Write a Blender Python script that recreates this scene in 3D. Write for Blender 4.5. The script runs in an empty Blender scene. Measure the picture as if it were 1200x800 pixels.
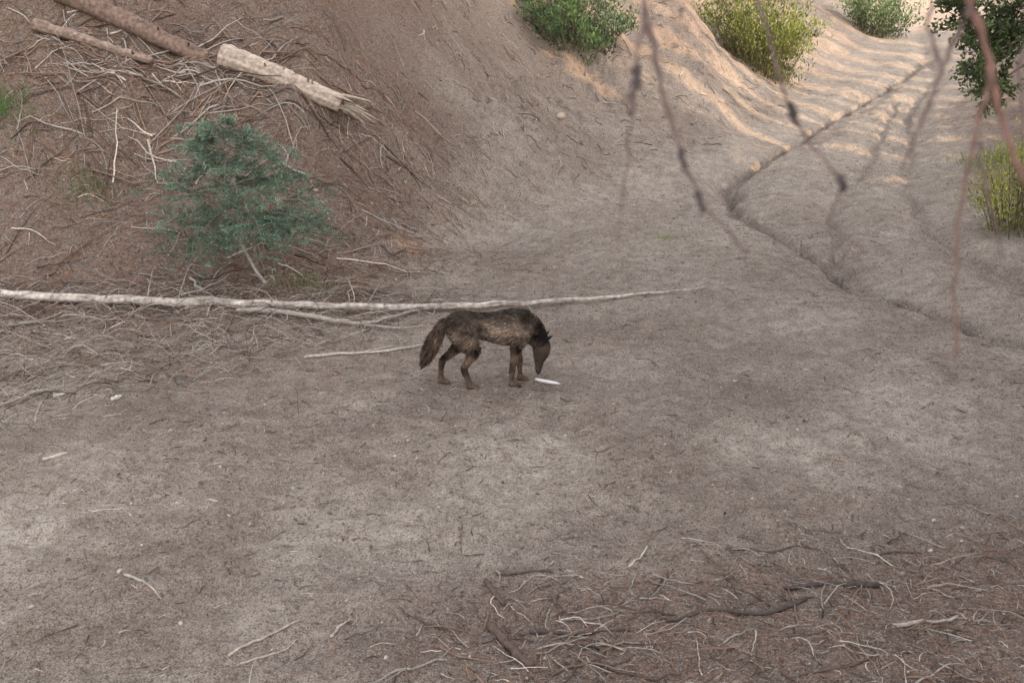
import bpy, math, numpy as np
from mathutils import Vector
rng=np.random.default_rng(7)
sc=bpy.context.scene
sc.view_settings.view_transform='Standard'
sc.view_settings.look='None'
sc.view_settings.exposure=0
# ---------------------------------------------------------------- noise
def hsh(ix,iy,s):
    n=(ix*374761393+iy*668265263+s*144269504)&0xffffffff
    n=((n^(n>>13))*1274126177)&0xffffffff
    return ((n^(n>>16))&0xffff)/65535.0
def vn(x,y,s=0):
    x=np.asarray(x,float);y=np.asarray(y,float)
    ix=np.floor(x).astype(np.int64);iy=np.floor(y).astype(np.int64)
    fx=x-ix;fy=y-iy
    fx=fx*fx*fx*(fx*(fx*6-15)+10);fy=fy*fy*fy*(fy*(fy*6-15)+10)
    a=hsh(ix,iy,s);b=hsh(ix+1,iy,s);c=hsh(ix,iy+1,s);d=hsh(ix+1,iy+1,s)
    return (a*(1-fx)+b*fx)*(1-fy)+(c*(1-fx)+d*fx)*fy-0.5
def fbm(x,y,o=4,s=0):
    r=0;a=1.0;f=1.0
    for i in range(o):
        ca,sa=math.cos(i*1.1),math.sin(i*1.1)
        r=r+a*vn((x*ca-y*sa)*f+17.3*i,(x*sa+y*ca)*f-9.1*i,s+i);a*=.5;f*=2.03
    return r
def sstep(a,b,x):
    t=np.clip((x-a)/(b-a),0,1);return t*t*(3-2*t)
def polydist(x,y,P):
    d=np.full(np.shape(x),1e9)
    for (a,b),(c,e) in zip(P[:-1],P[1:]):
        vx,vy=c-a,e-b;L=vx*vx+vy*vy
        t=np.clip(((x-a)*vx+(y-b)*vy)/L,0,1)
        d=np.minimum(d,np.hypot(x-a-t*vx,y-b-t*vy))
    return d
RUT_A=[(14,38),(11.5,33),(8.2,27),(6.05,23.1),(4.7,20.6),(3.8,19.2),(3.55,17.2),(4.2,14.6),(4.45,13.0),(4.96,11.6),(5.35,10.95),(6.4,10.1),(8,9.6)]
RUT_B=[(9.6,28),(8.4,25),(6.8,20.8),(5.3,17.6),(5.0,16.9),(4.5,14.8),(4.45,13.2)]
RUT_C=[(17,48),(12.8,34),(9.2,26),(7.9,22),(6.6,18.2),(6.1,15.5),(6.2,13.2),(7.0,11.5)]
def fields(x,y):
    wx=x+.5*fbm(x*.5,y*.5,2,40);wy=y+.6*fbm(x*.45+5,y*.45,3,41)
    yf=np.interp(wx,[-60,-12,-6,-3,-1.75,1.5,4.2,6.2,12,20,30,60],[9,12.7,13.1,13.3,14.5,18.5,21,26,39,56,80,150])
    c=np.interp(wx,[-4,-1,4,6,10],[1,.72,.62,.45,.42])
    s=(wy-yf)*c
    xr=np.interp(wy,[-40,5,10,14.6,18,24,40,56,80,200],[12,8.6,7.6,6.9,7.3,9.4,16.3,23.5,34,90])
    s2=(wx-xr)*.92
    return s,s2
def rutd(x,y):
    wob=.16*fbm(x*1.6,y*1.6,4,21)
    wob2=.16*fbm(x*1.6+9,y*1.6,4,22)
    return polydist(x+wob,y+wob2,RUT_A),polydist(x+wob2*.8,y+wob*.5,RUT_B),polydist(x+wob*.8,y+wob2*.5,RUT_C)
def H(x,y):
    x=np.asarray(x,float);y=np.asarray(y,float)
    zr=np.interp(y,[-60,14,18,22,30,40,50,62,80,110,200],[0,0,.22,.54,.95,1.5,2.1,2.9,5.2,11,40])
    s,s2=fields(x,y)
    k=np.interp(x,[-8,-3.2,-1.4,0.5,3,6,12],[.74,.80,.70,.5,.46,.44,.42])
    soft=.5*(s+np.sqrt(s*s+.35))
    bk=k*soft
    bk=np.where(bk>9,9+(bk-9)*.35,bk)
    q=.6*x+.8*y
    k2=np.interp(y,[5,9,13,24,60],[.95,.75,.45,.34,.3])
    soft2=.5*(s2+np.sqrt(s2*s2+.3))
    r=k2*soft2
    cap=np.interp(q,[13.0,17.5,60],[30,2.4,3.2])  # right bank raised out of view into a ridge added to block sun
    r=cap*(1-np.exp(-r/cap*1.1))
    bankm=sstep(0,2.5,s)+sstep(0,2,s2)
    z=zr+bk+r
    z=z+bankm*(.30*fbm(x*.55,y*.55,4,3)+.10*fbm(x*2.6,y*2.6,5,9))
    z=z+.45*np.exp(-((x+2.0)/1.0)**2-((y-16.2)/1.1)**2)-.28*np.exp(-((x+.4)/.8)**2-((y-16.0)/1.3)**2)
    g=np.abs(fbm(x*1.3+.6*y,y*.5-x*.2,4,77))
    z=z-.07*sstep(.10,0,g)*sstep(.3,1.5,s)*sstep(-2.8,-.8,x)*sstep(4,1,x)
    z=z+.07*fbm(x*.7,y*.7,4,5)+.034*fbm(x*3.3,y*3.3,3,6)+.026*fbm(x*10,y*10,3,8)
    z=z-.022*sstep(.24,.42,vn(x*3.6,y*3.1,55))*sstep(20,14,y)
    dA,dB,dC=rutd(x,y)
    wv=.45+1.1*(vn(x*.7,y*.7,31)+.5)
    wA=.085+.07*vn(x*1.7,y*1.7,30)
    z=z-.15*wv*np.exp(-(dA/np.maximum(wA,.04))**4)-.10*np.exp(-(dA/.6)**2)+.04*np.exp(-((dA-.7)/.3)**2)
    z=z-.06*wv*np.exp(-(dB/.08)**4)-.06*np.exp(-(dB/.4)**2)
    z=z-.06*wv*np.exp(-(dC/.09)**4)-.07*np.exp(-(dC/.4)**2)+.04*np.exp(-((dC-.55)/.25)**2)
    z=z-.40*np.exp(-((x-3.75)/.22)**2-((y-18.9)/.55)**2)
    z=z+.10*np.exp(-((x-5.6)/.5)**2-((y-13.2)/1.2)**2)
    return z
def Hs(x,y): return float(H(np.array([x]),np.array([y]))[0])
# ---------------------------------------------------------------- materials
def newmat(name):
    m=bpy.data.materials.new(name);m.use_nodes=True
    nt=m.node_tree;b=nt.nodes['Principled BSDF']
    return m,nt,b
def vmat(name,rough=.85,scale=30,amt=.5,bump=.3,transl=0,spec=.15,det=2):
    m,nt,b=newmat(name);N=nt.nodes;L=nt.links
    b.inputs['Specular IOR Level'].default_value=spec
    at=N.new('ShaderNodeAttribute');at.attribute_name='Col'
    tc=N.new('ShaderNodeTexCoord')
    no=N.new('ShaderNodeTexNoise');no.inputs['Scale'].default_value=scale;no.inputs['Detail'].default_value=det
    L.new(tc.outputs['Object'],no.inputs['Vector'])
    mr=N.new('ShaderNodeMapRange');mr.inputs['From Min'].default_value=.25;mr.inputs['From Max'].default_value=.75
    mr.inputs['To Min'].default_value=1-amt;mr.inputs['To Max'].default_value=1+amt
    L.new(no.outputs[0],mr.inputs[0])
    mx=N.new('ShaderNodeVectorMath');mx.operation='SCALE'
    L.new(at.outputs['Color'],mx.inputs[0]);L.new(mr.outputs[0],mx.inputs['Scale'])
    L.new(mx.outputs[0],b.inputs['Base Color']);b.inputs['Roughness'].default_value=rough
    if bump:
        bp=N.new('ShaderNodeBump');bp.inputs['Strength'].default_value=bump;bp.inputs['Distance'].default_value=.01
        L.new(no.outputs[0],bp.inputs['Height']);L.new(bp.outputs[0],b.inputs['Normal'])
    if transl:
        t=N.new('ShaderNodeBsdfTranslucent');L.new(mx.outputs[0],t.inputs[0])
        ms=N.new('ShaderNodeMixShader');ms.inputs[0].default_value=transl
        L.new(b.outputs[0],ms.inputs[1]);L.new(t.outputs[0],ms.inputs[2])
        L.new(ms.outputs[0],N['Material Output'].inputs[0])
    return m
M_bark=vmat('bark',.9,18,.5,.6,det=4)
M_wood=vmat('weathered_wood',.85,22,.40,.6,det=4)
M_twig=vmat('dead_wood',.85,40,.35,0)
M_leaf=vmat('foliage',.6,3,.35,0,.3,spec=.3)
M_fur=vmat('fur',.75,25,.25,0,spec=.12)
M_stone=vmat('stone',.9,60,.3,0)
M_bone=vmat('bone_white',.5,40,.08,.1,spec=.4)
M_dark=vmat('dark_wet',.25,40,.1,0,spec=.5)
# ground material
gm,nt,b=newmat('dirt');N=nt.nodes;L=nt.links
b.inputs['Specular IOR Level'].default_value=.05;b.inputs['Roughness'].default_value=.95
tc=N.new('ShaderNodeTexCoord')
def noise(scale,detail=6,rough=.6,vec=None):
    n=N.new('ShaderNodeTexNoise');n.inputs['Scale'].default_value=scale;n.inputs['Detail'].default_value=detail
    n.inputs['Roughness'].default_value=rough
    L.new(vec or tc.outputs['Object'],n.inputs['Vector']);return n.outputs[0]
def ramp(src,a,b_,c0=0,c1=1):
    r=N.new('ShaderNodeMapRange');r.inputs['From Min'].default_value=a;r.inputs['From Max'].default_value=b_
    r.inputs['To Min'].default_value=c0;r.inputs['To Max'].default_value=c1;L.new(src,r.inputs[0]);return r.outputs[0]
def mix(f,a,b_,mode='MIX'):
    m=N.new('ShaderNodeMix');m.data_type='RGBA';m.blend_type=mode
    if isinstance(f,float): m.inputs[0].default_value=f
    else: L.new(f,m.inputs[0])
    for i,v in ((6,a),(7,b_)):
        if isinstance(v,tuple): m.inputs[i].default_value=(*v,1)
        else: L.new(v,m.inputs[i])
    return m.outputs[2]
def mth(op,a,b_):
    m=N.new('ShaderNodeMath');m.operation=op
    for i,v in ((0,a),(1,b_)):
        if isinstance(v,(int,float)): m.inputs[i].default_value=v
        else: L.new(v,m.inputs[i])
    return m.outputs[0]
at=N.new('ShaderNodeAttribute');at.attribute_name='Col'
sp=N.new('ShaderNodeSeparateColor');L.new(at.outputs['Color'],sp.inputs[0])
litter,tone_shade,pale=sp.outputs[0],sp.outputs[1],sp.outputs[2]
n2=noise(5,4,.78);n3=noise(28,3,.85);n4=noise(90,1,.7)
def sv(rot,sc_):
    mp=N.new('ShaderNodeMapping');mp.inputs['Rotation'].default_value=(0,0,rot);mp.inputs['Scale'].default_value=sc_
    L.new(tc.outputs['Object'],mp.inputs[0]);return mp.outputs[0]
s1=noise(9,1,.6,sv(.4,(1,9,3)));s2_=noise(9,1,.6,sv(-1.0,(1,9,3)))
st=mth('MAXIMUM',s1,s2_)
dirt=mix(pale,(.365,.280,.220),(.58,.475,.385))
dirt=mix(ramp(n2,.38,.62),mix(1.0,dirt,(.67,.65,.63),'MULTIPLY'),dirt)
dirt=mix(ramp(tone_shade,0,1,0,.9),dirt,(.19,.137,.108))  # darker soil and the painted rut shade
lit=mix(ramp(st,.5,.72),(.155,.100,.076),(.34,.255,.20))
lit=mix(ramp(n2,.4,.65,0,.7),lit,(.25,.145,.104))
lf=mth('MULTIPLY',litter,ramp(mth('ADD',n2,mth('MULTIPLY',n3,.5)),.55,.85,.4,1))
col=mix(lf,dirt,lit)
spk=ramp(n3,.52,.62,0,.85);col=mix(spk,col,mix(1.0,col,(.46,.42,.39),'MULTIPLY'))
spk2=ramp(n4,.56,.66,0,.55);col=mix(spk2,col,mix(.5,col,(.76,.68,.60)))
spk3=ramp(n4,.43,.34,0,.85);col=mix(spk3,col,(.13,.10,.084))
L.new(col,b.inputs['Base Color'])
bh=mth('ADD',mth('MULTIPLY',n2,.9),mth('ADD',mth('MULTIPLY',n3,.5),mth('MULTIPLY',n4,.15)))
bp=N.new('ShaderNodeBump');bp.inputs['Strength'].default_value=1.;bp.inputs['Distance'].default_value=.09
L.new(bh,bp.inputs['Height']);L.new(bp.outputs[0],b.inputs['Normal'])
# ---------------------------------------------------------------- mesh helpers
def arrays_obj(name,V,F,C,mats,MI=None,smooth=True,parent=None):
    me=bpy.data.meshes.new(name)
    nv=len(V);nf=len(F)
    me.vertices.add(nv);me.vertices.foreach_set('co',np.ascontiguousarray(V,dtype=np.float32).ravel())
    me.loops.add(nf*4);me.loops.foreach_set('vertex_index',np.ascontiguousarray(F,dtype=np.int32).ravel())
    me.polygons.add(nf);me.polygons.foreach_set('loop_start',np.arange(0,nf*4,4,dtype=np.int32))
    me.polygons.foreach_set('loop_total',np.full(nf,4,dtype=np.int32))
    if MI is not None: me.polygons.foreach_set('material_index',MI.astype(np.int32))
    me.polygons.foreach_set('use_smooth',np.full(nf,smooth,dtype=bool))
    ca=me.color_attributes.new('Col','FLOAT_COLOR','POINT')
    ca.data.foreach_set('color',np.concatenate([C,np.ones((nv,1))],1).astype(np.float32).ravel())
    for m in mats: me.materials.append(m)
    me.update(calc_edges=True)
    o=bpy.data.objects.new(name,me);sc.collection.objects.link(o)
    if parent: o.parent=parent
    return o
def nrm(v): return v/np.maximum(np.linalg.norm(v,axis=-1,keepdims=True),1e-9)
class Acc:
    def __init__(s): s.V=[];s.F=[];s.C=[];s.M=[];s.n=0
    def add(s,V,F,C,mi):
        s.V.append(V);s.F.append(F+s.n);s.C.append(C);s.M.append(np.full(len(F),mi));s.n+=len(V)
    def tubes(s,P,R,C,n=4,mi=0,lump=0):
        P=np.asarray(P,float);R=np.asarray(R,float);Nn,K,_=P.shape
        T=nrm(np.gradient(P,axis=1))
        ref=np.where(np.abs(T[...,2:3])>.8,np.array([1.,0,0]),np.array([0,0,1.]))
        S=nrm(np.cross(T,ref));U=np.cross(S,T)
        a=np.arange(n)*2*math.pi/n
        rr=R[:,:,None,None]*(1+lump*(rng.random((Nn,K,n,1))-.5))
        V=P[:,:,None,:]+rr*(np.cos(a)[None,None,:,None]*S[:,:,None,:]+np.sin(a)[None,None,:,None]*U[:,:,None,:])
        idx=np.arange(Nn*K*n).reshape(Nn,K,n)
        A=idx[:,:-1,:];B=idx[:,1:,:]
        F=np.stack([A,np.roll(A,-1,2),np.roll(B,-1,2),B],-1).reshape(-1,4)
        C=np.asarray(C,float)
        if len(C)==Nn and Nn*K*n!=len(C): C=np.repeat(C,K*n,axis=0)
        s.add(V.reshape(-1,3),F,C,mi)
    def tube(s,P,R,C,n=8,mi=0,lump=0,cap=False):
        P=[list(p) for p in P];R=list(R)
        if cap:
            P=[P[0]]+P+[P[-1]];R=[R[0]*.02]+R+[R[-1]*.02]
            P[0]=list(np.array(P[0])+(np.array(P[1])-np.array(P[2]))*.004);P[-1]=list(np.array(P[-1])+(np.array(P[-2])-np.array(P[-3]))*.004)
        s.tubes([P],[R],np.array([C]),n,mi,lump)
    def cards(s,P,D,Ln,W,C,mi=1):
        P=np.asarray(P,float);D=nrm(np.asarray(D,float));k=len(P)
        S=nrm(np.cross(D,rng.normal(size=(k,3))))
        Ln=np.broadcast_to(Ln,(k,))[:,None];W=np.broadcast_to(W,(k,))[:,None]
        nn=np.cross(S,D)
        V=np.stack([P,P+D*Ln*.45+S*W*.5,P+D*Ln+nn*Ln*.08,P+D*Ln*.45-S*W*.5],1).reshape(-1,3)
        F=np.arange(k*4).reshape(k,4)
        s.add(V,F,np.repeat(C,4,axis=0),mi)
    def build(s,name,mats,smooth=True,parent=None):
        return arrays_obj(name,np.concatenate(s.V),np.concatenate(s.F),np.clip(np.concatenate(s.C),0,1),mats,np.concatenate(s.M),smooth,parent)
def empty(name,loc=(0,0,0)):
    e=bpy.data.objects.new(name,None);e.location=loc;sc.collection.objects.link(e);return e
def vary(c,k,amt=.25):
    return np.array(c)[None,:]*(1+amt*rng.normal(size=(k,1)))*(1+.06*rng.normal(size=(k,3)))
# ---------------------------------------------------------------- terrain
ys=[-60+3*i for i in range(20)]+[0,1,2,2.5,3,3.3,3.6,3.8]
y=4.0
while y<21: ys.append(y);y+=.036
st_=.036
while y<230: ys.append(y);st_*=1.0125;y+=st_
xs=list(np.arange(-8,9.5,.04));e=.04;x=xs[-1]
while x<150: e*=1.035;x+=e;xs.append(x)
e=.04;x=xs[0]
while x>-130: e*=1.035;x-=e;xs.insert(0,x)
xs=np.array(xs);ys=np.array(ys)
X,Y=np.meshgrid(xs,ys);Z=H(X,Y)
dzy=np.gradient(Z,ys,axis=0);dzx=np.gradient(Z,xs,axis=1)
NR=nrm(np.stack([-dzx,-dzy,np.ones_like(Z)],-1))
S1,S2=fields(X,Y)
nz=fbm(X*.9,Y*.9,5,60)
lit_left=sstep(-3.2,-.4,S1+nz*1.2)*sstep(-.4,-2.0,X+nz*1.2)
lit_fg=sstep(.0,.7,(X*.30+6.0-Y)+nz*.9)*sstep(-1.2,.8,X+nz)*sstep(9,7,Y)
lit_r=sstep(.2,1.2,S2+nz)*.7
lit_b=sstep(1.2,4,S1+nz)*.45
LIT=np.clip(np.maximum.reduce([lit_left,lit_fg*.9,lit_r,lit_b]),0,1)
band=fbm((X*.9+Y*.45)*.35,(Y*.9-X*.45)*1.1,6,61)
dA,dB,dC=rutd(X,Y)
TONE_SHADE=np.clip(.36*sstep(.0,.45,band)*sstep(16,11,Y)+.42*lit_fg+.28*lit_left+.15*sstep(6.5,5,Y+nz)+.4*np.exp(-((Y-13.0-.1*X)/.7)**2)*sstep(0,-3,X)+.38*np.exp(-(dA/.12)**2)+.2*np.exp(-(dB/.1)**2)+.2*np.exp(-(dC/.12)**2)+.15*sstep(.3,2,S1)+.04,0,1)  # soil tone variation, plus crack shade painted dark along the ruts
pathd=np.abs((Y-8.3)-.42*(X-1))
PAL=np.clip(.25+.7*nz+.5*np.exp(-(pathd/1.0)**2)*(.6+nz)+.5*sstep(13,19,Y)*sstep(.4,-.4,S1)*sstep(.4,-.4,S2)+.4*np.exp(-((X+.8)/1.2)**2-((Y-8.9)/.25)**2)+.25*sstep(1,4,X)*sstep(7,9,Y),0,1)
COL=np.stack([LIT,TONE_SHADE,PAL],-1)
idx=np.arange(X.size).reshape(X.shape)
F=np.stack([idx[:-1,:-1],idx[:-1,1:],idx[1:,1:],idx[1:,:-1]],-1).reshape(-1,4)
road=((S1<.15)&(S2<.15)&(Y<95)&(Y>-30))[:-1,:-1].ravel()
VV=np.stack([X,Y,Z],-1).reshape(-1,3);CC=COL.reshape(-1,3);NN=NR.reshape(-1,3)
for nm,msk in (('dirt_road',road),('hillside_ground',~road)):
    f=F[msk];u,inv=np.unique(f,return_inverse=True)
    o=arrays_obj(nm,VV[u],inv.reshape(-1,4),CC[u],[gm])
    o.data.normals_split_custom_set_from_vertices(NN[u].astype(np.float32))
# ---------------------------------------------------------------- twigs
def ground_twigs(acc,X,Y,ang,Ln,R,C,K=5,bend=.5,lift=0.,tilt=0.,mi=0,n=4):
    k=len(X);t=np.linspace(0,1,K)[None,:]
    bd=(rng.normal(size=(k,1))*bend);wig=rng.normal(size=(k,K))*.12
    a=ang[:,None]+bd*(t-.5)+wig
    dx=np.cos(a)*Ln[:,None]/(K-1);dy=np.sin(a)*Ln[:,None]/(K-1)
    px=X[:,None]+np.cumsum(dx,1)-dx.sum(1,keepdims=True)/2
    py=Y[:,None]+np.cumsum(dy,1)-dy.sum(1,keepdims=True)/2
    pz=H(px,py)+R[:,None]*.6+lift*rng.random((k,1))*np.sin(math.pi*t)*Ln[:,None]+tilt*np.abs(rng.normal(size=(k,1)))*t*Ln[:,None]
    rad=R[:,None]*(1-.65*t)
    acc.tubes(np.stack([px,py,pz],-1),rad,C,n,mi)
def scatter(n,x0,x1,y0,y1,fn):
    X=rng.uniform(x0,x1,n*4);Y=rng.uniform(y0,y1,n*4)
    p=fn(X,Y);k=rng.random(n*4)<p
    return X[k][:n],Y[k][:n]
GREY=(.36,.30,.25);BRN=(.21,.135,.095);RED=(.28,.15,.09);PALE=(.53,.44,.36);DK=(.09,.062,.047)
def mixcols(k,cols,w):
    i=rng.choice(len(cols),k,p=w);return np.array(cols)[i]*(1+.2*rng.normal(size=(k,1)))
def pl(x,y):
    s,_=fields(x,y);return sstep(-2.8,-.6,s)*sstep(0,-2.0,x)
a=Acc()
X1,Y1=scatter(5800,-10,.5,8.5,18,lambda x,y:pl(x,y)*.8*sstep(20,14,y)*(.3+1.2*sstep(-.2,.3,fbm(x*.8,y*.8,3,19)))+.02)
k=len(X1);ground_twigs(a,X1,Y1,rng.uniform(0,6.28,k),rng.gamma(3,.065,k),rng.uniform(.002,.006,k),mixcols(k,[GREY,BRN,RED,PALE,DK],[.22,.27,.22,.07,.22]),lift=.12,tilt=.06,bend=.6)
X1,Y1=scatter(3700,-8,-.6,8.2,12.6,lambda x,y:sstep(0,1,(-x-1.3)*.55+(y-10.4)*.6))
k=len(X1);ground_twigs(a,X1,Y1,rng.uniform(0,6.28,k),rng.gamma(3,.115,k),rng.uniform(.002,.0058,k),mixcols(k,[GREY,PALE,BRN,DK],[.38,.12,.28,.22]),K=7,lift=.2,tilt=.1,bend=1.0)
X1,Y1=scatter(220,-7.5,-1.0,9.6,16.5,lambda x,y:pl(x,y))
k=len(X1);ground_twigs(a,X1,Y1,rng.normal(.2,.8,k),rng.uniform(.3,1.1,k),rng.uniform(.005,.014,k),mixcols(k,[GREY,BRN,PALE,DK],[.35,.30,.08,.27]),K=8,lift=.06,tilt=.06,bend=.5,n=5)
a.build('fallen_twigs',[M_twig])
a=Acc()
X1,Y1=scatter(3400,-1.6,6,4.2,7.8,lambda x,y:sstep(-.3,.8,x*.30+6.0-y)*sstep(-1.8,.2,x))
k=len(X1);ground_twigs(a,X1,Y1,rng.uniform(0,6.28,k),rng.gamma(2.5,.040,k),rng.uniform(.0014,.0042,k),mixcols(k,[GREY,BRN,RED,PALE,DK],[.22,.2,.15,.13,.3]),lift=.12,tilt=.06,bend=.8)
X1,Y1=scatter(80,-.7,3.6,4.6,6.5,lambda x,y:sstep(-.3,.8,x*.30+6.0-y)*sstep(4.5,1,x))
k=len(X1);ground_twigs(a,X1,Y1,rng.uniform(0,6.28,k),rng.uniform(.15,.42,k),rng.uniform(.004,.008,k),mixcols(k,[GREY,BRN,DK],[.3,.35,.35]),K=7,lift=.05,tilt=.04,bend=.5,n=5)
X1,Y1=scatter(7500,-6,9,4,20,lambda x,y:.25+.8*sstep(-.1,.3,fbm(x*.8,y*.8,3,15)))
k=len(X1);ground_twigs(a,X1,Y1,rng.uniform(0,6.28,k),rng.gamma(2,.03,k),rng.uniform(.002,.005,k),mixcols(k,[GREY,BRN,RED,PALE,DK],[.1,.3,.15,.12,.33]),K=4,lift=.05,bend=.6)
X1,Y1=scatter(2200,-2,8,14,34,lambda x,y:sstep(-.3,.8,fields(x,y)[0]))
k=len(X1);ground_twigs(a,X1,Y1,rng.uniform(0,6.28,k),rng.gamma(2,.08,k),rng.uniform(.004,.011,k),mixcols(k,[GREY,BRN,PALE,DK],[.25,.3,.12,.33]),lift=.06,bend=.6)
a.build('forest_floor_debris',[M_twig])
a=Acc()
X1,Y1=scatter(28000,-10,.5,9,18,lambda x,y:pl(x,y)+.01)
k=len(X1);D=np.stack([rng.normal(size=k),rng.normal(size=k),.12*rng.normal(size=k)+.05],-1)
P=np.stack([X1,Y1,H(X1,Y1)+.008],-1);D=nrm(D)
D[:,2]+=(H(X1+D[:,0]*.05,Y1+D[:,1]*.05)-H(X1,Y1))/.05
NC=[(.30,.155,.092),(.40,.285,.21),(.13,.085,.062)]
a.cards(P,D,rng.uniform(.04,.11,k),.008,mixcols(k,NC,[.45,.20,.35]),0)
X1,Y1=scatter(8000,-.6,6,4.2,7.6,lambda x,y:sstep(0,.9,x*.30+6.0-y)*sstep(-1.2,.6,x))
k=len(X1);P=np.stack([X1,Y1,H(X1,Y1)+.004],-1)
a.cards(P,np.stack([rng.normal(size=k),rng.normal(size=k),.1*rng.random(k)],-1),rng.uniform(.03,.08,k),.004,mixcols(k,NC,[.35,.25,.4]),0)
a.build('pine_needle_litter',[M_twig])
# ---------------------------------------------------------------- individual sticks
def stick(name,pts,r0,r1,col,lift=.0,branches=()):
    a=Acc()
    def one(pts,r0,r1):
        pts=np.array(pts,float)
        t=np.linspace(0,len(pts)-1,max(8,len(pts)*4))
        x=np.interp(t,range(len(pts)),pts[:,0]);y=np.interp(t,range(len(pts)),pts[:,1])
        Lh=math.hypot(x[-1]-x[0],y[-1]-y[0])
        x=x+rng.normal(size=len(x))*.008*Lh;y=y+rng.normal(size=len(x))*.008*Lh
        r=np.linspace(r0,r1,len(x))*(1+.12*rng.normal(size=len(x)))
        z=H(x,y)
        z=np.convolve(np.pad(z,2,'edge'),np.ones(5)/5,'valid')
        z=np.maximum(z,H(x,y)-r*.3)+r*.75+lift
        a.tube(np.stack([x,y,z],-1),r,col,8,0,.25,cap=True)
    one(pts,r0,r1)
    for bp_,q0,q1 in branches: one(bp_,q0,q1)
    return a.build(name,[M_twig])
DR=(.12,.078,.062)
stick('stick',[(-.13,5.45),(-.02,5.25),(.10,5.02)],.028,.022,DR)
stick('stick',[(-.16,5.95),(-.11,5.8),(-.05,5.66)],.018,.013,DR)
stick('stick',[(.1,5.38),(.4,5.37),(.66,5.38)],.013,.008,(.09,.065,.055))
stick('stick',[(.88,5.46),(1.2,5.52),(1.45,5.52),(1.72,5.66)],.010,.015,(.09,.07,.058),0,[([(1.3,5.52),(1.36,5.6),(1.5,5.68)],.005,.002)])
stick('stick',[(1.62,5.78),(1.9,5.83),(2.2,5.85)],.012,.020,(.08,.062,.052))
stick('stick',[(2.12,5.36),(2.3,5.43),(2.55,5.52)],.015,.009,(.38,.31,.26))
stick('stick',[(-2.35,5.92),(-2.2,5.85),(-2.05,5.68)],.009,.005,(.42,.34,.28))
stick('stick',[(-1.52,5.12),(-1.38,5.3),(-1.2,5.45)],.009,.005,(.44,.35,.28),0,[([(-1.45,5.08),(-1.25,5.2),(-1.18,5.3)],.007,.003)])
stick('stick',[(-1.0,5.3),(-.98,5.42),(-.92,5.5)],.009,.006,(.44,.35,.28))
stick('stick',[(.72,6.05),(.8,6.15),(.86,6.3)],.008,.005,(.50,.42,.34))
stick('stick',[(2.3,6.2),(2.4,6.28),(2.62,6.3)],.010,.006,(.12,.09,.07))
stick('stick',[(.2,4.95),(.45,5.05),(.75,4.9)],.011,.006,DR,.0,[([(.4,5.03),(.5,5.15),(.52,5.3)],.005,.002)])
stick('stick',[(-.1,5.98),(.1,6.03),(.25,6.02)],.009,.005,(.11,.08,.065))
stick('stick',[(1.5,4.95),(1.75,5.0),(1.95,5.12)],.009,.005,(.13,.09,.07))
stick('stick',[(1.35,6.25),(1.6,6.2),(1.85,6.28),(2.0,6.25)],.008,.004,(.12,.09,.07))
stick('stick',[(2.5,5.85),(2.65,5.9),(2.85,5.82)],.010,.006,(.30,.24,.19))
a=Acc()
for (cx,cy) in [(.3,5.2),(.5,5.5),(1.1,6.3),(1.4,6.1),(2.1,5.9),(2.6,6.2),(2.7,5.5),(.2,5.9),(1.9,5.2),(1.0,5.2),(.7,5.8),(.1,5.1),(.6,5.1),(2.5,5.9),(.35,5.35),(.0,5.6)]:
    an=rng.uniform(0,6.28);k=6
    X1=cx+rng.normal(size=k)*.09;Y1=cy+rng.normal(size=k)*.07
    ground_twigs(a,X1,Y1,an+rng.normal(size=k)*.6,rng.uniform(.12,.34,k),rng.uniform(.0025,.005,k),mixcols(k,[GREY,BRN,PALE],[.5,.3,.2]),K=6,lift=.12,tilt=.08,bend=.7)
a.build('dead_branchlets',[M_twig])
# ---------------------------------------------------------------- fallen pole (thin dead trunk)
def pole():
    a=Acc()
    x=np.linspace(-8.2,2.3,60)
    yy=np.interp(x,[-8.2,-6,-3.5,-1.2,0,1,2.3],[12.2,12.2,11.85,11.75,11.9,12.2,12.7])+rng.normal(size=60)*.014
    base=H(x,yy);z=np.convolve(np.pad(base,6,'edge'),np.ones(13)/13,'valid')
    r=np.interp(x,[-8.2,-6,0,2.3],[.075,.060,.034,.010])*(1+.07*rng.normal(size=60))
    z=np.maximum(z+.02,base)+r
    n=10;C=np.array([.44,.365,.305])*np.clip(1+.28*rng.normal(size=(60*n,1)),.4,1.5)
    a.tubes([np.stack([x,yy,z],-1)],[r],C,n,0,.16)
    for i in range(44):
        j=rng.integers(2,57);an=rng.uniform(0,6.28);l=rng.uniform(.05,.55)*(1 if rng.random()<.4 else .3)
        p=np.array([x[j],yy[j],z[j]]);d=np.array([.5*rng.normal()+.5,math.cos(an)*.9,abs(math.sin(an))*.8]);d/=np.linalg.norm(d)
        P=[p+d*l*s+np.array([.02,0,-.05*l])*s*s for s in (0,.35,.7,1)]
        a.tube(P,[.013,.009,.006,.003],(.30,.24,.20),5,0,.1)
    return a.build('fallen_pole',[M_bark])
pole()
stick('dead_branch',[(-3.0,11.6),(-2.2,11.4),(-1.6,11.2),(-1.2,11.65),(-.9,11.85)],.03,.012,(.36,.30,.25),.03,[([(-1.7,11.25),(-1.2,11.1),(-.9,11.2)],.014,.006),([(-2.3,11.4),(-2.0,11.7),(-1.7,11.9)],.012,.006)])
stick('dead_branch',[(-2.05,10.25),(-1.6,10.35),(-1.15,10.4),(-.85,10.65)],.016,.006,(.48,.40,.33),.01,[([(-1.5,10.36),(-1.2,10.55)],.008,.003)])
stick('dead_branch',[(-3.9,12.9),(-3.6,12.4),(-3.35,12.0),(-3.3,11.4)],.018,.008,(.36,.30,.25),.03)
stick('wood_chip',[(-4.05,9.1),(-3.97,9.18)],.022,.014,(.6,.53,.45))
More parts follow.
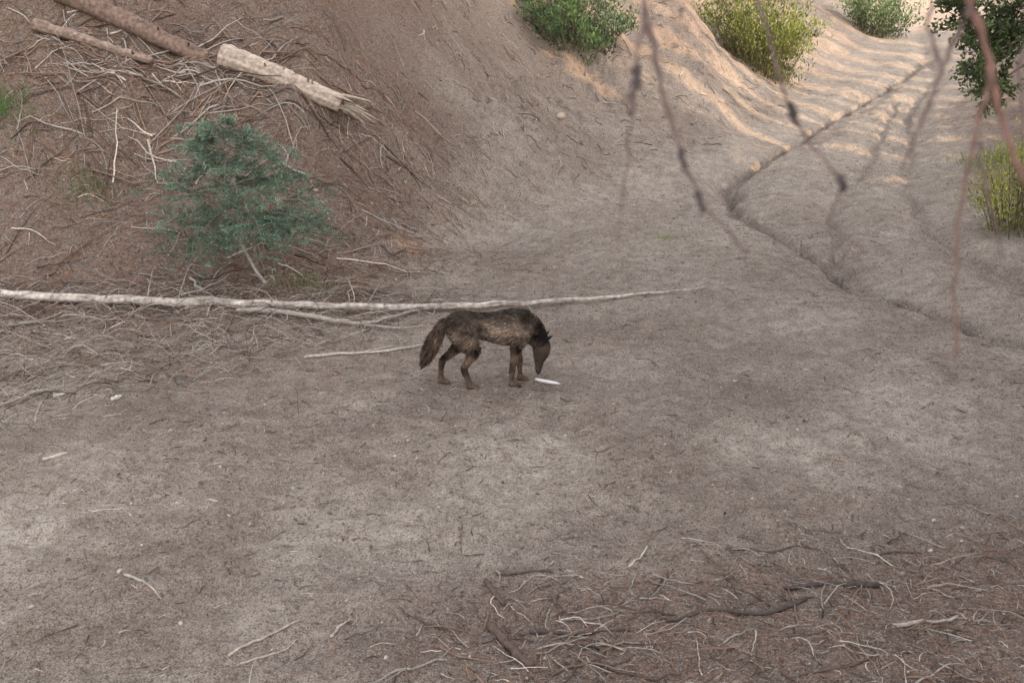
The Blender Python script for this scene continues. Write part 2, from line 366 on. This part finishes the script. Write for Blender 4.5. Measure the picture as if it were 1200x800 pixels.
stick('wood_chip',[(-3.5,9.0),(-3.44,9.07)],.020,.016,(.6,.53,.45))
stick('wood_chip',[(-3.55,7.65),(-3.4,7.75)],.014,.010,(.5,.42,.35))
# ---------------------------------------------------------------- logs on the bank
def log(name,A,B,r0,r1,col,endcol,sink=.3,n=16,K=24,lump=.12,spike=0,mat=None,rv=.06):
    a=Acc()
    t=np.linspace(0,1,K);x=A[0]+(B[0]-A[0])*t+.03*np.sin(t*5);yy=A[1]+(B[1]-A[1])*t
    base=H(x,yy);c=np.polyfit(t,base,1);z=np.polyval(c,t)
    r=np.linspace(r0,r1,K)*(1+rv*rng.normal(size=K))
    z=z+r*(1-sink)
    P=np.stack([x,yy,z],-1)
    jag=np.concatenate([P,[P[-1]+(P[-1]-P[-2])*.6,P[-1]+(P[-1]-P[-2])*.5]]);jag=np.concatenate([[P[0]-(P[1]-P[0])*.02],jag])
    R=np.concatenate([[r[0]*.05],r,[r[-1]*.75,r[-1]*.02]])
    C=np.array(col)[None,:]*(1+.10*rng.normal(size=((len(R))*n,1)))
    strip=rng.uniform(.6,1.15,n)
    C=C*np.tile(strip,len(R))[:,None]
    C[:n*1]=endcol;C[-2*n:]=endcol
    a.tubes([jag],[R],np.clip(C,0.01,.9),n,0,lump)
    for i in range(5):
        j=rng.integers(3,K-2);d=nrm(np.array([rng.normal()*.4,-.4+rng.normal()*.5,.7]))
        a.tube([P[j]+d*r[j]*.8,P[j]+d*(r[j]+.05)],[.022,.012],np.array(col)*.6,6,0,.2)
    dr=nrm(P[-1]-P[-2])
    for i in range(spike):
        o=rng.normal(size=3)*r1*.5
        a.tube([P[-1]+o*.8-dr*.05,P[-1]+o+dr*.12,P[-1]+o*1.5+dr*rng.uniform(.15,.45)+np.array([0,0,-.05])],[.028,.022,.004],np.array(col)*rng.uniform(.3,.9),5,0,.4)
    return a.build(name,[mat or M_bark])
log('fallen_log',(-4.15,16.2),(-2.42,16.0),.165,.13,(.55,.42,.325),(.24,.165,.125),.40,n=22,K=40,lump=.07,spike=24,mat=M_wood,rv=.02)
log('fallen_log',(-7.0,17.0),(-4.5,16.6),.17,.12,(.20,.132,.10),(.3,.2,.15),.30)
log('fallen_log',(-6.9,16.5),(-5.2,16.3),.09,.06,(.26,.18,.14),(.3,.2,.15),.1)
log('fallen_log',(-8.2,17.2),(-6.4,16.9),.13,.09,(.22,.15,.11),(.3,.2,.15),.1)
a=Acc();k=420
X1=rng.normal(-5.0,1.5,k);Y1=16.1+rng.normal(size=k)*.55-.05*(X1+4.6)
m_=X1<-3.0;X1=X1[m_];Y1=Y1[m_];k=len(X1)
ground_twigs(a,X1,Y1,rng.normal(-.15,.6,k)+3.14*(rng.random(k)<.5),rng.gamma(4,.14,k),rng.uniform(.004,.018,k),mixcols(k,[GREY,BRN,(.24,.15,.11),PALE,DK],[.32,.24,.20,.08,.16]),K=6,lift=.06,tilt=.10,bend=.2,n=5)
k=24;X1=rng.uniform(-3.8,-1.9,k);Y1=16.7+rng.normal(size=k)*.2
ground_twigs(a,X1,Y1,rng.normal(.15,.3,k),rng.gamma(5,.10,k),rng.uniform(.006,.015,k),mixcols(k,[GREY,BRN,DK],[.3,.5,.2]),K=6,lift=.05,tilt=.05,bend=.2,n=5)
a.build('brush_pile',[M_twig])
# ---------------------------------------------------------------- stones
a=Acc()
X1,Y1=scatter(7000,-7,9,4,26,lambda x,y:.15+.8*sstep(-.1,.3,fbm(x*.9,y*.9,3,12)))
X1=np.concatenate([X1,[-2.75,-2.65,.9,.8,3.0]]);Y1=np.concatenate([Y1,[14.6,14.75,20.6,22.4,22]])
k=len(X1);r=rng.gamma(3,.0023,k)+.003;r=np.minimum(r,.017);r[-5:]=[.07,.04,.11,.05,.05]
t=np.array([-1,-.6,0,.6,1.]);pr=np.array([.05,.75,1,.75,.05])
P=np.zeros((k,5,3));th=rng.uniform(0,6.28,k)
P[:,:,0]=X1[:,None]+np.cos(th)[:,None]*r[:,None]*t*1.2;P[:,:,1]=Y1[:,None]+np.sin(th)[:,None]*r[:,None]*t*1.2
P[:,:,2]=(H(X1,Y1)+r*.15)[:,None]
a.tubes(P,r[:,None]*pr[None,:]*.8,mixcols(k,[(.36,.28,.22),(.18,.135,.105),(.42,.34,.27)],[.4,.5,.1]),6,0,.3)
a.build('stones',[M_stone])
# ---------------------------------------------------------------- vegetation
def fir_sapling(name,x,y,h,wd=1.):
    a=Acc();z0=Hs(x,y)-.03
    K=14;t=np.linspace(0,1,K)
    T=np.stack([x-.22*np.sin(t*1.7)+.08*np.sin(t*5),y-.05*t,z0+h*t],-1)
    a.tube(T,np.linspace(.026,.005,K),(.24,.18,.15),7,0,.15)
    a.tube([T[0]+[.15,-.2,-.02],T[1]+[.02,-.15,.0],T[3]+[-.12,-.12,.02],T[5]+[-.05,-.1,.02]],[.022,.019,.016,.01],(.40,.34,.29),6,0,.15)
    Pn=[];Dn=[];Cn=[]
    for i in range(84):
        f=rng.uniform(.18,1.0)**.9;p=np.array([np.interp(f,t,T[:,j]) for j in range(3)])
        an=rng.uniform(0,6.28);Lb=(1.2*(1-f)**.6*(.6+.4*min(1,f*2.2))+.18)*rng.uniform(.4,1.25)*h/2.0*wd
        hd=np.array([math.cos(an),math.sin(an),0.]);
        s=np.linspace(0,1,9)
        B=p+hd*Lb*s[:,None]+np.array([0,0,1])*(Lb*(.36*s-.55*s*s+rng.normal()*.15*s))[:,None]
        a.tube(B,np.linspace(.009,.002,9),(.22,.17,.13),5,0)
        side=np.array([-hd[1],hd[0],0.])
        bright=rng.uniform(.6,1.45)
        for j in range(int(6+Lb*12)):
            u=rng.uniform(.2,1.);q=np.array([np.interp(u,s,B[:,c]) for c in range(3)])
            sg=rng.choice([-1,1]);l=Lb*.42*(1.15-u)*rng.uniform(.6,1.2)+.06
            d=hd*.7+side*sg*.8+np.array([0,0,rng.normal()*.28-.03]);d/=np.linalg.norm(d)
            m=int(9+l*50)
            uu=rng.random(m);pp=q+d*l*uu[:,None]
            nd=d*.8+rng.normal(size=(m,3))*.6+np.array([0,0,.2])
            Pn.append(pp);Dn.append(nd)
            tip=uu*.5+.5*u
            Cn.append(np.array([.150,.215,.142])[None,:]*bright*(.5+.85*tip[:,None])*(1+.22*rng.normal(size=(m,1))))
    P=np.concatenate(Pn);a.cards(P,np.concatenate(Dn),rng.uniform(.035,.065,len(P)),.011,np.concatenate(Cn),1)
    return a.build(name,[M_bark,M_leaf])
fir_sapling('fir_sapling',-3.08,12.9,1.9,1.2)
def shrub(name,x,y,w,h,col,n=60,leaf=.06,lw=.02,dens=60,up=.7):
    a=Acc();Pn=[];Dn=[];Cn=[]
    for i in range(n):
        an=rng.uniform(0,6.28);rr=math.sqrt(rng.random())
        bx=x+math.cos(an)*rr*w*.28;by=y+math.sin(an)*rr*w*.28
        tip=np.array([x+math.cos(an)*rr*w*.55,y+math.sin(an)*rr*w*.5,0.]);tip[2]=Hs(bx,by)+h*(1.02-.5*rr*rr)*rng.uniform(.5,1.15)
        p0=np.array([bx,by,Hs(bx,by)-.02]);s=np.linspace(0,1,6)[:,None]
        B=p0*(1-s)+tip*s+np.array([0,0,1])*.12*h*np.sin(s*3.14)
        a.tube(B,np.linspace(.009,.002,6),(.15,.11,.08),4,0)
        m=dens;u=rng.uniform(.0,1.05,m)
        pp=np.stack([np.interp(u,s[:,0],B[:,c]) for c in range(3)],-1)+rng.normal(size=(m,3))*h*.07
        Pn.append(pp);Dn.append(rng.normal(size=(m,3))*.6+np.array([0,0,up])+(tip-p0)*.3)
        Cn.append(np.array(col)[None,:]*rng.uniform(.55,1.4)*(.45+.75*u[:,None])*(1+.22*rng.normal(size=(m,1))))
    P=np.concatenate(Pn);a.cards(P,np.concatenate(Dn),rng.uniform(.6,1.3,len(P))*leaf,lw,np.concatenate(Cn),1)
    return a.build(name,[M_bark,M_leaf])
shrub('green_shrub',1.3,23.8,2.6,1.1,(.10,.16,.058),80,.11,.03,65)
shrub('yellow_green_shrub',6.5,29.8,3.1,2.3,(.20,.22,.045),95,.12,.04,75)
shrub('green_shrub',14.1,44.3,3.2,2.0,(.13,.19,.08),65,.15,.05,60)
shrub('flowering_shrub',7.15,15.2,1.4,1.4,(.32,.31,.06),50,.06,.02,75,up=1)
def grass(name,x,y,w,h,col,n=260,lw=.006):
    a=Acc();X1=rng.normal(x,w*.35,n);Y1=rng.normal(y,w*.25,n)
    P=np.stack([X1,Y1,H(X1,Y1)-.01],-1);D=rng.normal(size=(n,3))*.5;D[:,2]=1
    a.cards(P,D,rng.uniform(.4,1.1,n)*h,lw,vary(col,n,.25),0);return a.build(name,[M_leaf])
grass('grass_tuft',-6.9,15.0,.6,.35,(.12,.19,.06),300,.01)
grass('grass_tuft',-5.56,14.3,.6,.14,(.17,.19,.08),300,.01)
grass('grass_tuft',-2.4,12.7,.8,.16,(.20,.22,.10),300,.007)
grass('dry_grass_tuft',-4.2,7.5,.45,.05,(.40,.34,.16),450,.004)
grass('grass_tuft',2.2,15.3,.25,.06,(.30,.32,.15),160,.008)
grass('grass_tuft',8.6,19.4,1.0,.35,(.20,.24,.08),300,.012)
# off-screen conifers, mostly added to block the sun and cut streaks
def conifer_mesh(name,h,r,n=120,dens=26,col=(.04,.07,.032)):
    a=Acc();K=10;t=np.linspace(0,1,K)
    a.tube(np.stack([.1*np.sin(t*3),.1*np.cos(t*4),h*t-.3],-1),np.linspace(h*.018,.03,K),(.17,.10,.07),9,0,.1)
    Pn=[];Dn=[];Cn=[]
    for i in range(n):
        f=rng.uniform(.10,1.);an=rng.uniform(0,6.28);Lb=r*((1-f)**.75+.08)*rng.uniform(.6,1.1)
        hd=np.array([math.cos(an),math.sin(an),0]);s=np.linspace(0,1,5)
        B=np.array([0,0,h*f-.3])+hd*Lb*s[:,None]+np.array([0,0,1])*(Lb*(.15*s-.35*s*s))[:,None]
        a.tube(B,np.linspace(.04,.008,5),(.14,.09,.065),3,0)
        m=int(dens*(.5+Lb/r));u=rng.uniform(.05,.95,m)
        side=np.array([-hd[1],hd[0],0]);
        pp=np.stack([np.interp(u,s,B[:,c]) for c in range(3)],-1)+side*(rng.normal(size=(m,1))*.22*Lb*(1.1-u[:,None]))
        Pn.append(pp);Dn.append(hd*.5+rng.normal(size=(m,3))*.6);Cn.append(vary(col,m,.3))
    P=np.concatenate(Pn);a.cards(P,np.concatenate(Dn),rng.uniform(.4,.8,len(P)),.34,np.concatenate(Cn),1)
    return a.build(name,[M_bark,M_leaf])
protos=[conifer_mesh('offscreen_pine',15,2.6,160,24),conifer_mesh('offscreen_pine',18,2.8,180,24)]
used=set()
def plant(i,x,y,s=1.,rot=0.,wd=1.):
    i=i%2;p=protos[i]
    if i in used: p=bpy.data.objects.new('offscreen_pine',protos[i].data);sc.collection.objects.link(p)
    used.add(i);p.location=(x,y,Hs(x,y));p.scale=(s*wd,s*wd,s);p.rotation_euler=(0,0,rot)
i=0
for q in list(np.arange(-7,8,1.9))+[8.6,9.9,11.2,12.6]:
    s_=19+1.5*math.sin(q*2.1)
    plant(i,.6*q+.8*s_,.8*q-.6*s_,.95+.1*math.sin(i*3),i*1.3,1.15);i+=1
for q,wd in [(13.9,1.),(15.6,1.),(17.1,.85),(18.2,.42),(19.7,.22),(20.7,.17),(22.2,.27),(23.7,.18),(24.9,.2),(26.6,.25),(27.9,.18),(30.0,.3),(32.2,.25),(34.6,.38),(37.4,.42),(41,.6),(46,.9)]:  # crown widths and gaps shaped to let sun through in streaks
    s_=6.0+1.2*math.sin(q*3)
    plant(i,.6*q+.8*s_,.8*q-.6*s_,1.05+.07*math.sin(i*5),i*2.1,wd);i+=1
for (x,y) in [(-14,26),(-20,18),(-9,34),(34,70)]:
    plant(i,x,y,1,i*1.7);i+=1
def broad_tree(name,x,y,h,col,clumps):
    a=Acc();z0=Hs(x,y)
    T=np.array([[x,y,z0-.1],[x+.1,y,z0+1],[x-.1,y+.1,z0+2.2],[x,y,z0+h*.7],[x+.2,y,z0+h]])
    a.tube(T,[.2,.16,.13,.09,.03],(.16,.12,.09),9,0,.15)
    Pn=[];Dn=[];Cn=[]
    for (cx,cy,cz,r) in clumps:
        c=np.array([cx,cy,cz]);p=T[2] if cz<z0+3 else T[3]
        s=np.linspace(0,1,6)[:,None];B=p*(1-s)+c*s+np.array([0,0,.2])*np.sin(s*3.1)
        a.tube(B,np.linspace(.05,.012,6),(.16,.12,.09),6,0,.1)
        for j in range(24):
            d=nrm(rng.normal(size=3));l=r*rng.uniform(.5,1.1)
            q=c+d*l*rng.uniform(.0,.3);e_=c+d*l
            a.tube([q,(q+e_)/2+[0,0,-.02],e_],[.01,.006,.003],(.16,.12,.09),4,0)
            m=34;u=rng.uniform(.3,1.05,(m,1));pp=q*(1-u)+e_*u+rng.normal(size=(m,3))*r*.09
            Pn.append(pp);Dn.append(d*.5+rng.normal(size=(m,3))*.7)
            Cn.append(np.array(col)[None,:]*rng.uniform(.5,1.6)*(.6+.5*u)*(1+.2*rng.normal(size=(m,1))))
    P=np.concatenate(Pn);a.cards(P,np.concatenate(Dn),rng.uniform(.06,.12,len(P)),.045,np.concatenate(Cn),1)
    return a.build(name,[M_bark,M_leaf])
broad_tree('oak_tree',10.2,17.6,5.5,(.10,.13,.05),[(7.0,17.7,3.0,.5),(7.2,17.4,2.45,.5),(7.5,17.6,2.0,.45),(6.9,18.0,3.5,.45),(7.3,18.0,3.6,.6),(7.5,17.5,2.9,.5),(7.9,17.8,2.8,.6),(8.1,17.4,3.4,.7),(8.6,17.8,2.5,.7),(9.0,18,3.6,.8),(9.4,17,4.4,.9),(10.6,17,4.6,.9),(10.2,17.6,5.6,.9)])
# ---------------------------------------------------------------- bare tree whose twigs hang near the camera
def bare_tree():
    a=Acc();g=Hs(1.75,.1)
    bc=(.16,.11,.09)
    a.tube([(1.75,.1,g-.1),(1.72,.12,1.5),(1.66,.15,3.0),(1.6,.2,4.2),(1.7,.1,6.)],[.11,.10,.085,.06,.02],bc,10,0,.1)
    a.tube([(1.64,.17,3.5),(1.2,.8,3.82),(.7,1.15,3.78),(.3,1.3,3.66),(-.1,1.5,3.72)],[.035,.024,.017,.011,.005],bc,7,0,.1)
    a.tube([(1.6,.2,4.1),(1.0,1.3,4.3),(.2,2.2,4.6)],[.04,.02,.008],bc,7,0,.1)
    def tw(P,r,c=(.17,.115,.10)):
        P=np.array(P);t=np.linspace(0,len(P)-1,len(P)*5)
        Q=np.stack([np.interp(t,range(len(P)),P[:,i]) for i in range(3)],-1)+rng.normal(size=(len(t),3))*.0015
        R=np.linspace(r,r*.45,len(t))*(1+.5*(rng.random(len(t))<.2))
        a.tube(Q,R,c,6,0)
    DKN=(.10,.075,.075)
    tw([(.22,1.31,3.66),(.16,1.27,3.50),(.144,1.25,3.395),(.136,1.23,3.32),(.126,1.21,3.244),(.117,1.18,3.137)],.0026)
    tw([(.137,1.23,3.325),(.133,1.225,3.30),(.130,1.22,3.275)],.0055,DKN)
    tw([(.144,1.25,3.395),(.165,1.23,3.30),(.186,1.21,3.23),(.21,1.2,3.18),(.262,1.18,3.128)],.0026)
    tw([(.185,1.21,3.238),(.190,1.21,3.218)],.0045,DKN)
    tw([(.204,1.2,3.193),(.211,1.2,3.170)],.0045,DKN)
    tw([(.40,1.27,3.68),(.26,1.26,3.42),(.308,1.22,3.27),(.363,1.20,3.204),(.352,1.2,3.16),(.39,1.18,3.13)],.0022)
    tw([(.304,1.22,3.282),(.313,1.22,3.265)],.0045,DKN)
    tw([(.359,1.2,3.21),(.367,1.2,3.195)],.0045,DKN)
    tw([(.6,1.2,3.78),(.50,1.26,3.5),(.494,1.25,3.395),(.513,1.24,3.36),(.527,1.22,3.288),(.55,1.2,3.226),(.58,1.2,3.18)],.005,(.24,.13,.10))
    tw([(.52,1.22,3.32),(.512,1.22,3.279),(.489,1.19,3.172),(.487,1.17,3.092),(.492,1.15,3.017)],.003,(.20,.12,.095))
    tw([(.50,1.25,3.39),(.47,1.23,3.33),(.452,1.22,3.279),(.424,1.2,3.212)],.003)
    tw([(.50,1.26,3.43),(.455,1.24,3.40),(.45,1.24,3.37),(.468,1.23,3.32)],.0028)
    tw([(.72,1.15,3.78),(.60,1.24,3.42),(.545,1.22,3.33),(.555,1.2,3.25)],.003)
    tw([(.505,1.2,3.25),(.52,1.2,3.20),(.545,1.19,3.12)],.002)
    return a.build('overhanging_bare_tree',[M_twig])
bare_tree()
# ---------------------------------------------------------------- WOLF
wolf=empty('wolf')
def loft(a,P,A,B,n=20):
    P=np.array(P,float);A=np.array(A,float);B=np.array(B,float)
    t0=nrm(P[1]-P[0]);t1=nrm(P[-1]-P[-2])
    K=len(P);tt=np.linspace(0,K-1,(K-1)*4+1)
    def cr(V):
        V=np.asarray(V);out=[]
        for t in tt:
            i=min(int(t),K-2);f=t-i
            p0=V[max(i-1,0)];p1=V[i];p2=V[i+1];p3=V[min(i+2,K-1)]
            out.append(.5*((2*p1)+(-p0+p2)*f+(2*p0-5*p1+4*p2-p3)*f*f+(-p0+3*p1-3*p2+p3)*f**3))
        return np.array(out)
    Q=cr(P);a_=cr(A);b_=cr(B)
    pre=[];post=[]
    for th in (85,60,30):
        th=math.radians(th);pre.append((P[0]-t0*min(A[0],B[0])*math.sin(th),A[0]*math.cos(th),B[0]*math.cos(th)))
    for th in (30,60,85):
        th=math.radians(th);post.append((P[-1]+t1*min(A[-1],B[-1])*math.sin(th),A[-1]*math.cos(th),B[-1]*math.cos(th)))
    Q=np.concatenate([[p[0] for p in pre],Q,[p[0] for p in post]])
    a_=np.concatenate([[p[1] for p in pre],a_,[p[1] for p in post]]);b_=np.concatenate([[p[2] for p in pre],b_,[p[2] for p in post]])
    a_[0]=a_[-1]=b_[0]=b_[-1]=1e-4
    T=nrm(np.gradient(Q,axis=0));Yv=np.array([0,1.,0])
    S=nrm(Yv-T*(T@Yv)[:,None]);U=np.cross(T,S)
    an=np.arange(n)*2*math.pi/n
    V=Q[:,None,:]+a_[:,None,None]*np.cos(an)[None,:,None]*S[:,None,:]+b_[:,None,None]*np.sin(an)[None,:,None]*U[:,None,:]
    idx=np.arange(len(Q)*n).reshape(len(Q),n);A0=idx[:-1];B0=idx[1:]
    F=np.stack([A0,np.roll(A0,-1,1),np.roll(B0,-1,1),B0],-1).reshape(-1,4)
    a.add(V.reshape(-1,3),F,np.full((V.size//3,3),.05),0)
CP=[]
def cp(P,flow,ln,col):
    for p in P: CP.append((p,flow,ln,col))
a=Acc()
spine=[(-.335,0,.590),(-.28,0,.588),(-.19,0,.580),(-.07,0,.570),(.06,0,.555),(.17,0,.545),(.27,0,.545),(.35,0,.55),(.40,0,.535)]
loft(a,spine,[.045,.085,.10,.095,.11,.122,.12,.10,.07],[.06,.108,.125,.116,.132,.158,.165,.145,.10],28)
loft(a,[(.27,0,.60),(.36,0,.565),(.425,0,.505),(.470,0,.435),(.495,0,.375)],[.09,.092,.088,.080,.07],[.10,.11,.105,.092,.075],24)
head=[(.492,0,.395),(.512,0,.350),(.512,0,.300),(.500,0,.250),(.489,0,.200),(.482,0,.150),(.478,0,.118)]
loft(a,head,[.066,.080,.070,.048,.033,.028,.022],[.070,.076,.070,.050,.036,.031,.023],20)
loft(a,[(.462,0,.33),(.462,0,.25),(.463,0,.16)],[.055,.032,.017],[.035,.026,.013],12)
for sg in (-1,1):
    loft(a,[(.505,sg*.045,.395),(.535,sg*.058,.425),(.565,sg*.070,.455),(.590,sg*.078,.475)],[.042,.038,.024,.004],[.024,.015,.009,.003],12)
def paw(x,y):
    loft(a,[(x-.025,y,.030),(x+.01,y,.030),(x+.04,y,.024)],[.027,.034,.031],[.024,.027,.021],14)
    for k_ in (-1.5,-.5,.5,1.5):
        loft(a,[(x+.03,y+k_*.016,.022),(x+.062-abs(k_)*.006,y+k_*.019,.016)],[.011,.010],[.017,.013],10)
def frontleg(y,dx):
    P=[(.30,y*.8,.58),(.31,y*.95,.48),(.270+dx*.2,y,.38),(.258+dx*.6,y,.28),(.25+dx*.9,y,.19),(.243+dx,y,.10),(.25+dx,y,.045)]
    loft(a,P,[.055,.056,.043,.030,.026,.021,.025],[.085,.08,.055,.036,.030,.023,.026],16)
    paw(.262+dx,y);return P
F1=frontleg(-.085,-.02);F2=frontleg(.085,.075)
Hn=[(-.23,-.065,.58),(-.195,-.085,.50),(-.150,-.095,.42),(-.125,-.095,.360),(-.16,-.095,.28),(-.205,-.095,.208),(-.18,-.095,.12),(-.155,-.095,.05)]
loft(a,Hn,[.06,.068,.058,.047,.032,.024,.021,.025],[.11,.112,.090,.065,.041,.033,.025,.027],16);paw(-.14,-.095)
Hf=[(-.24,.065,.58),(-.235,.085,.51),(-.225,.095,.43),(-.235,.095,.370),(-.31,.095,.29),(-.385,.095,.228),(-.40,.095,.13),(-.405,.095,.05)]
loft(a,Hf,[.06,.068,.058,.047,.032,.024,.021,.025],[.11,.112,.090,.063,.041,.033,.025,.027],16);paw(-.39,.095)
tail=[(-.31,0,.625),(-.365,0,.598),(-.42,-.01,.525),(-.47,-.02,.435),(-.515,-.03,.35),(-.545,-.035,.285),(-.56,-.035,.25)]
loft(a,tail,[.03,.036,.045,.052,.048,.034,.012],[.032,.040,.050,.058,.052,.036,.012],16)
cp(spine,(-1,0,-.35),.036,(.125,.088,.065))
cp([(x,y_,z-.1) for (x,_,z) in spine[1:-1] for y_ in (-.09,.09)],(-.9,0,-.5),.034,(.200,.142,.104))
cp([(x,0,z+.13) for (x,_,z) in spine[1:-1]],(-1,0,.02),.036,(.055,.041,.032))
cp([(.36,0,.60),(.42,0,.54),(.46,0,.45)],(-.75,0,.35),.042,(.075,.054,.042))
cp(head[1:],(-.1,0,1),.014,(.070,.049,.038));cp([(.55,s_*.03,.31) for s_ in (-1,1)],(-.1,0,1),.012,(.14,.095,.071))
cp([(.56,s_*.07,.455) for s_ in (-1,1)],(.7,0,.3),.010,(.022,.016,.014))
for P in (F1,F2): cp(P[2:],(-.35,0,-1),.016,(.155,.100,.071))
for P in (Hn,Hf): cp(P[1:4],(-.5,0,-.9),.032,(.145,.100,.073));cp(P[4:],(-.3,0,-1),.016,(.135,.088,.063))
cp(tail,(-.45,0,-.85),.066,(.12,.077,.055));cp(tail[4:],(-.45,0,-.85),.06,(.045,.031,.025))
raw=a.build('wolf_raw',[M_fur])
m=raw.modifiers.new('r','REMESH');m.mode='VOXEL';m.voxel_size=.0065;m.use_smooth_shade=True
m=raw.modifiers.new('s','SMOOTH');m.factor=.5;m.iterations=4
dg=bpy.context.evaluated_depsgraph_get();dg.update()
me=bpy.data.meshes.new_from_object(raw.evaluated_get(dg))
bpy.data.objects.remove(raw,do_unlink=True)
nv=len(me.vertices);V=np.zeros(nv*3);me.vertices.foreach_get('co',V);V=V.reshape(-1,3)
NV=np.zeros(nv*3);me.vertices.foreach_get('normal',NV);NV=NV.reshape(-1,3)
cpp=np.array([c[0] for c in CP]);cpf=np.array([c[1] for c in CP],float);cpl=np.array([c[2] for c in CP]);cpc=np.array([c[3] for c in CP])
def look(V):
    f=np.zeros_like(V);l=np.zeros(len(V));c=np.zeros_like(V)
    for i in range(0,len(V),5000):
        d=np.linalg.norm(V[i:i+5000,None,:]-cpp[None],axis=2);w=1/(d+.012)**5;w/=w.sum(1,keepdims=True)
        f[i:i+5000]=w@cpf;l[i:i+5000]=w@cpl;c[i:i+5000]=w@cpc
    n=fbm(V[:,0]*9+V[:,1]*5,V[:,2]*11,3,90)
    c=c*(1+1.5*n[:,None])
    pt=np.exp(-((V[:,0]+.27)/.05)**2-((V[:,2]-.50)/.06)**2)
    c=c+pt[:,None]*np.array([.18,.128,.093])
    pt=np.exp(-((V[:,0]-.12)/.13)**2-((V[:,2]-.56)/.05)**2)
    c=c+pt[:,None]*np.array([.09,.066,.048])*(1+2*n[:,None])
    pt=np.exp(-((V[:,0]+.16)/.03)**2-((V[:,2]-.34)/.08)**2)
    c=c+pt[:,None]*np.array([.09,.062,.045])
    return f,l,np.clip(c,.012,.5)
f,l,c=look(V)
for cn in list(me.color_attributes): me.color_attributes.remove(cn)
ca=me.color_attributes.new('Col','FLOAT_COLOR','POINT');ca.data.foreach_set('color',np.concatenate([c*.6,np.ones((nv,1))],1).astype(np.float32).ravel())
me.materials.clear();me.materials.append(M_fur)
body=bpy.data.objects.new('body',me);sc.collection.objects.link(body);body.parent=wolf
k=26000;ii=rng.integers(0,nv,k);P=V[ii]+rng.normal(size=(k,3))*.002;nn=NV[ii]
keep=(P[:,2]>.05);P=P[keep];nn=nn[keep];f,l,c=look(P);k=len(P)
f=nrm(f+rng.normal(size=(k,3))*.18);ft=f-nn*(f*nn).sum(1,keepdims=True)
D=nrm(nrm(ft)+nn*.30+rng.normal(size=(k,3))*.10)
a=Acc();a.cards(P-nn*.003,D,l*rng.uniform(.6,1.4,k),.0055,c*(1+.45*rng.normal(size=(k,1))),0)
a.build('fur',[M_fur],True,wolf)
a=Acc()
for sg in (-1,1): loft(a,[(.548,sg*.046,.300),(.553,sg*.049,.298)],[.009,.008],[.009,.008],10)
a.build('eyes',[M_dark],True,wolf)
a=Acc();loft(a,[(.483,0,.106),(.480,0,.094)],[.017,.014],[.018,.012],12)
a.build('nose',[M_dark],True,wolf)
wolf.location=(-.235,9.40,Hs(-.2,9.42)-.004);wolf.rotation_euler=(0,0,math.radians(7))
a=Acc();bx,by=.31,9.44;bz=Hs(bx,by)
a.tube([(bx-.10,by+.02,bz+.055),(bx-.05,by+.01,bz+.045),(bx+.03,by,bz+.032),(bx+.09,by-.01,bz+.025),(bx+.13,by-.02,bz+.022)],[.010,.015,.017,.012,.003],(.74,.67,.64),9,0,.25,cap=True)
a.build('bone',[M_bone])
# ---------------------------------------------------------------- light, sky, camera
el=math.radians(20);S=Vector((.8*math.cos(el),-.6*math.cos(el),math.sin(el)))
sun=bpy.data.lights.new('sun','SUN');sun.energy=5;sun.angle=math.radians(.5);sun.color=(1,.72,.42)
so=bpy.data.objects.new('sun',sun);so.rotation_euler=S.to_track_quat('Z','Y').to_euler();so.location=(20,-15,20);sc.collection.objects.link(so)
w=bpy.data.worlds.new('World');sc.world=w;w.use_nodes=True;nt=w.node_tree;bg=nt.nodes['Background']
sk=nt.nodes.new('ShaderNodeTexSky');sk.sky_type='NISHITA';sk.sun_disc=False;sk.sun_elevation=el;sk.sun_rotation=math.atan2(.8,-.6);sk.dust_density=2.5
hs=nt.nodes.new('ShaderNodeHueSaturation');hs.inputs['Saturation'].default_value=.32
nt.links.new(sk.outputs[0],hs.inputs['Color']);nt.links.new(hs.outputs[0],bg.inputs[0]);bg.inputs[1].default_value=.72
cam=bpy.data.cameras.new('camera');co=bpy.data.objects.new('camera',cam);sc.collection.objects.link(co);sc.camera=co
co.location=(0,0,3.4);co.rotation_euler=(math.radians(90-17.5),0,0);cam.lens=38.6;cam.sensor_width=36;cam.clip_end=600
cam.dof.use_dof=True;cam.dof.focus_distance=11;cam.dof.aperture_fstop=4.5
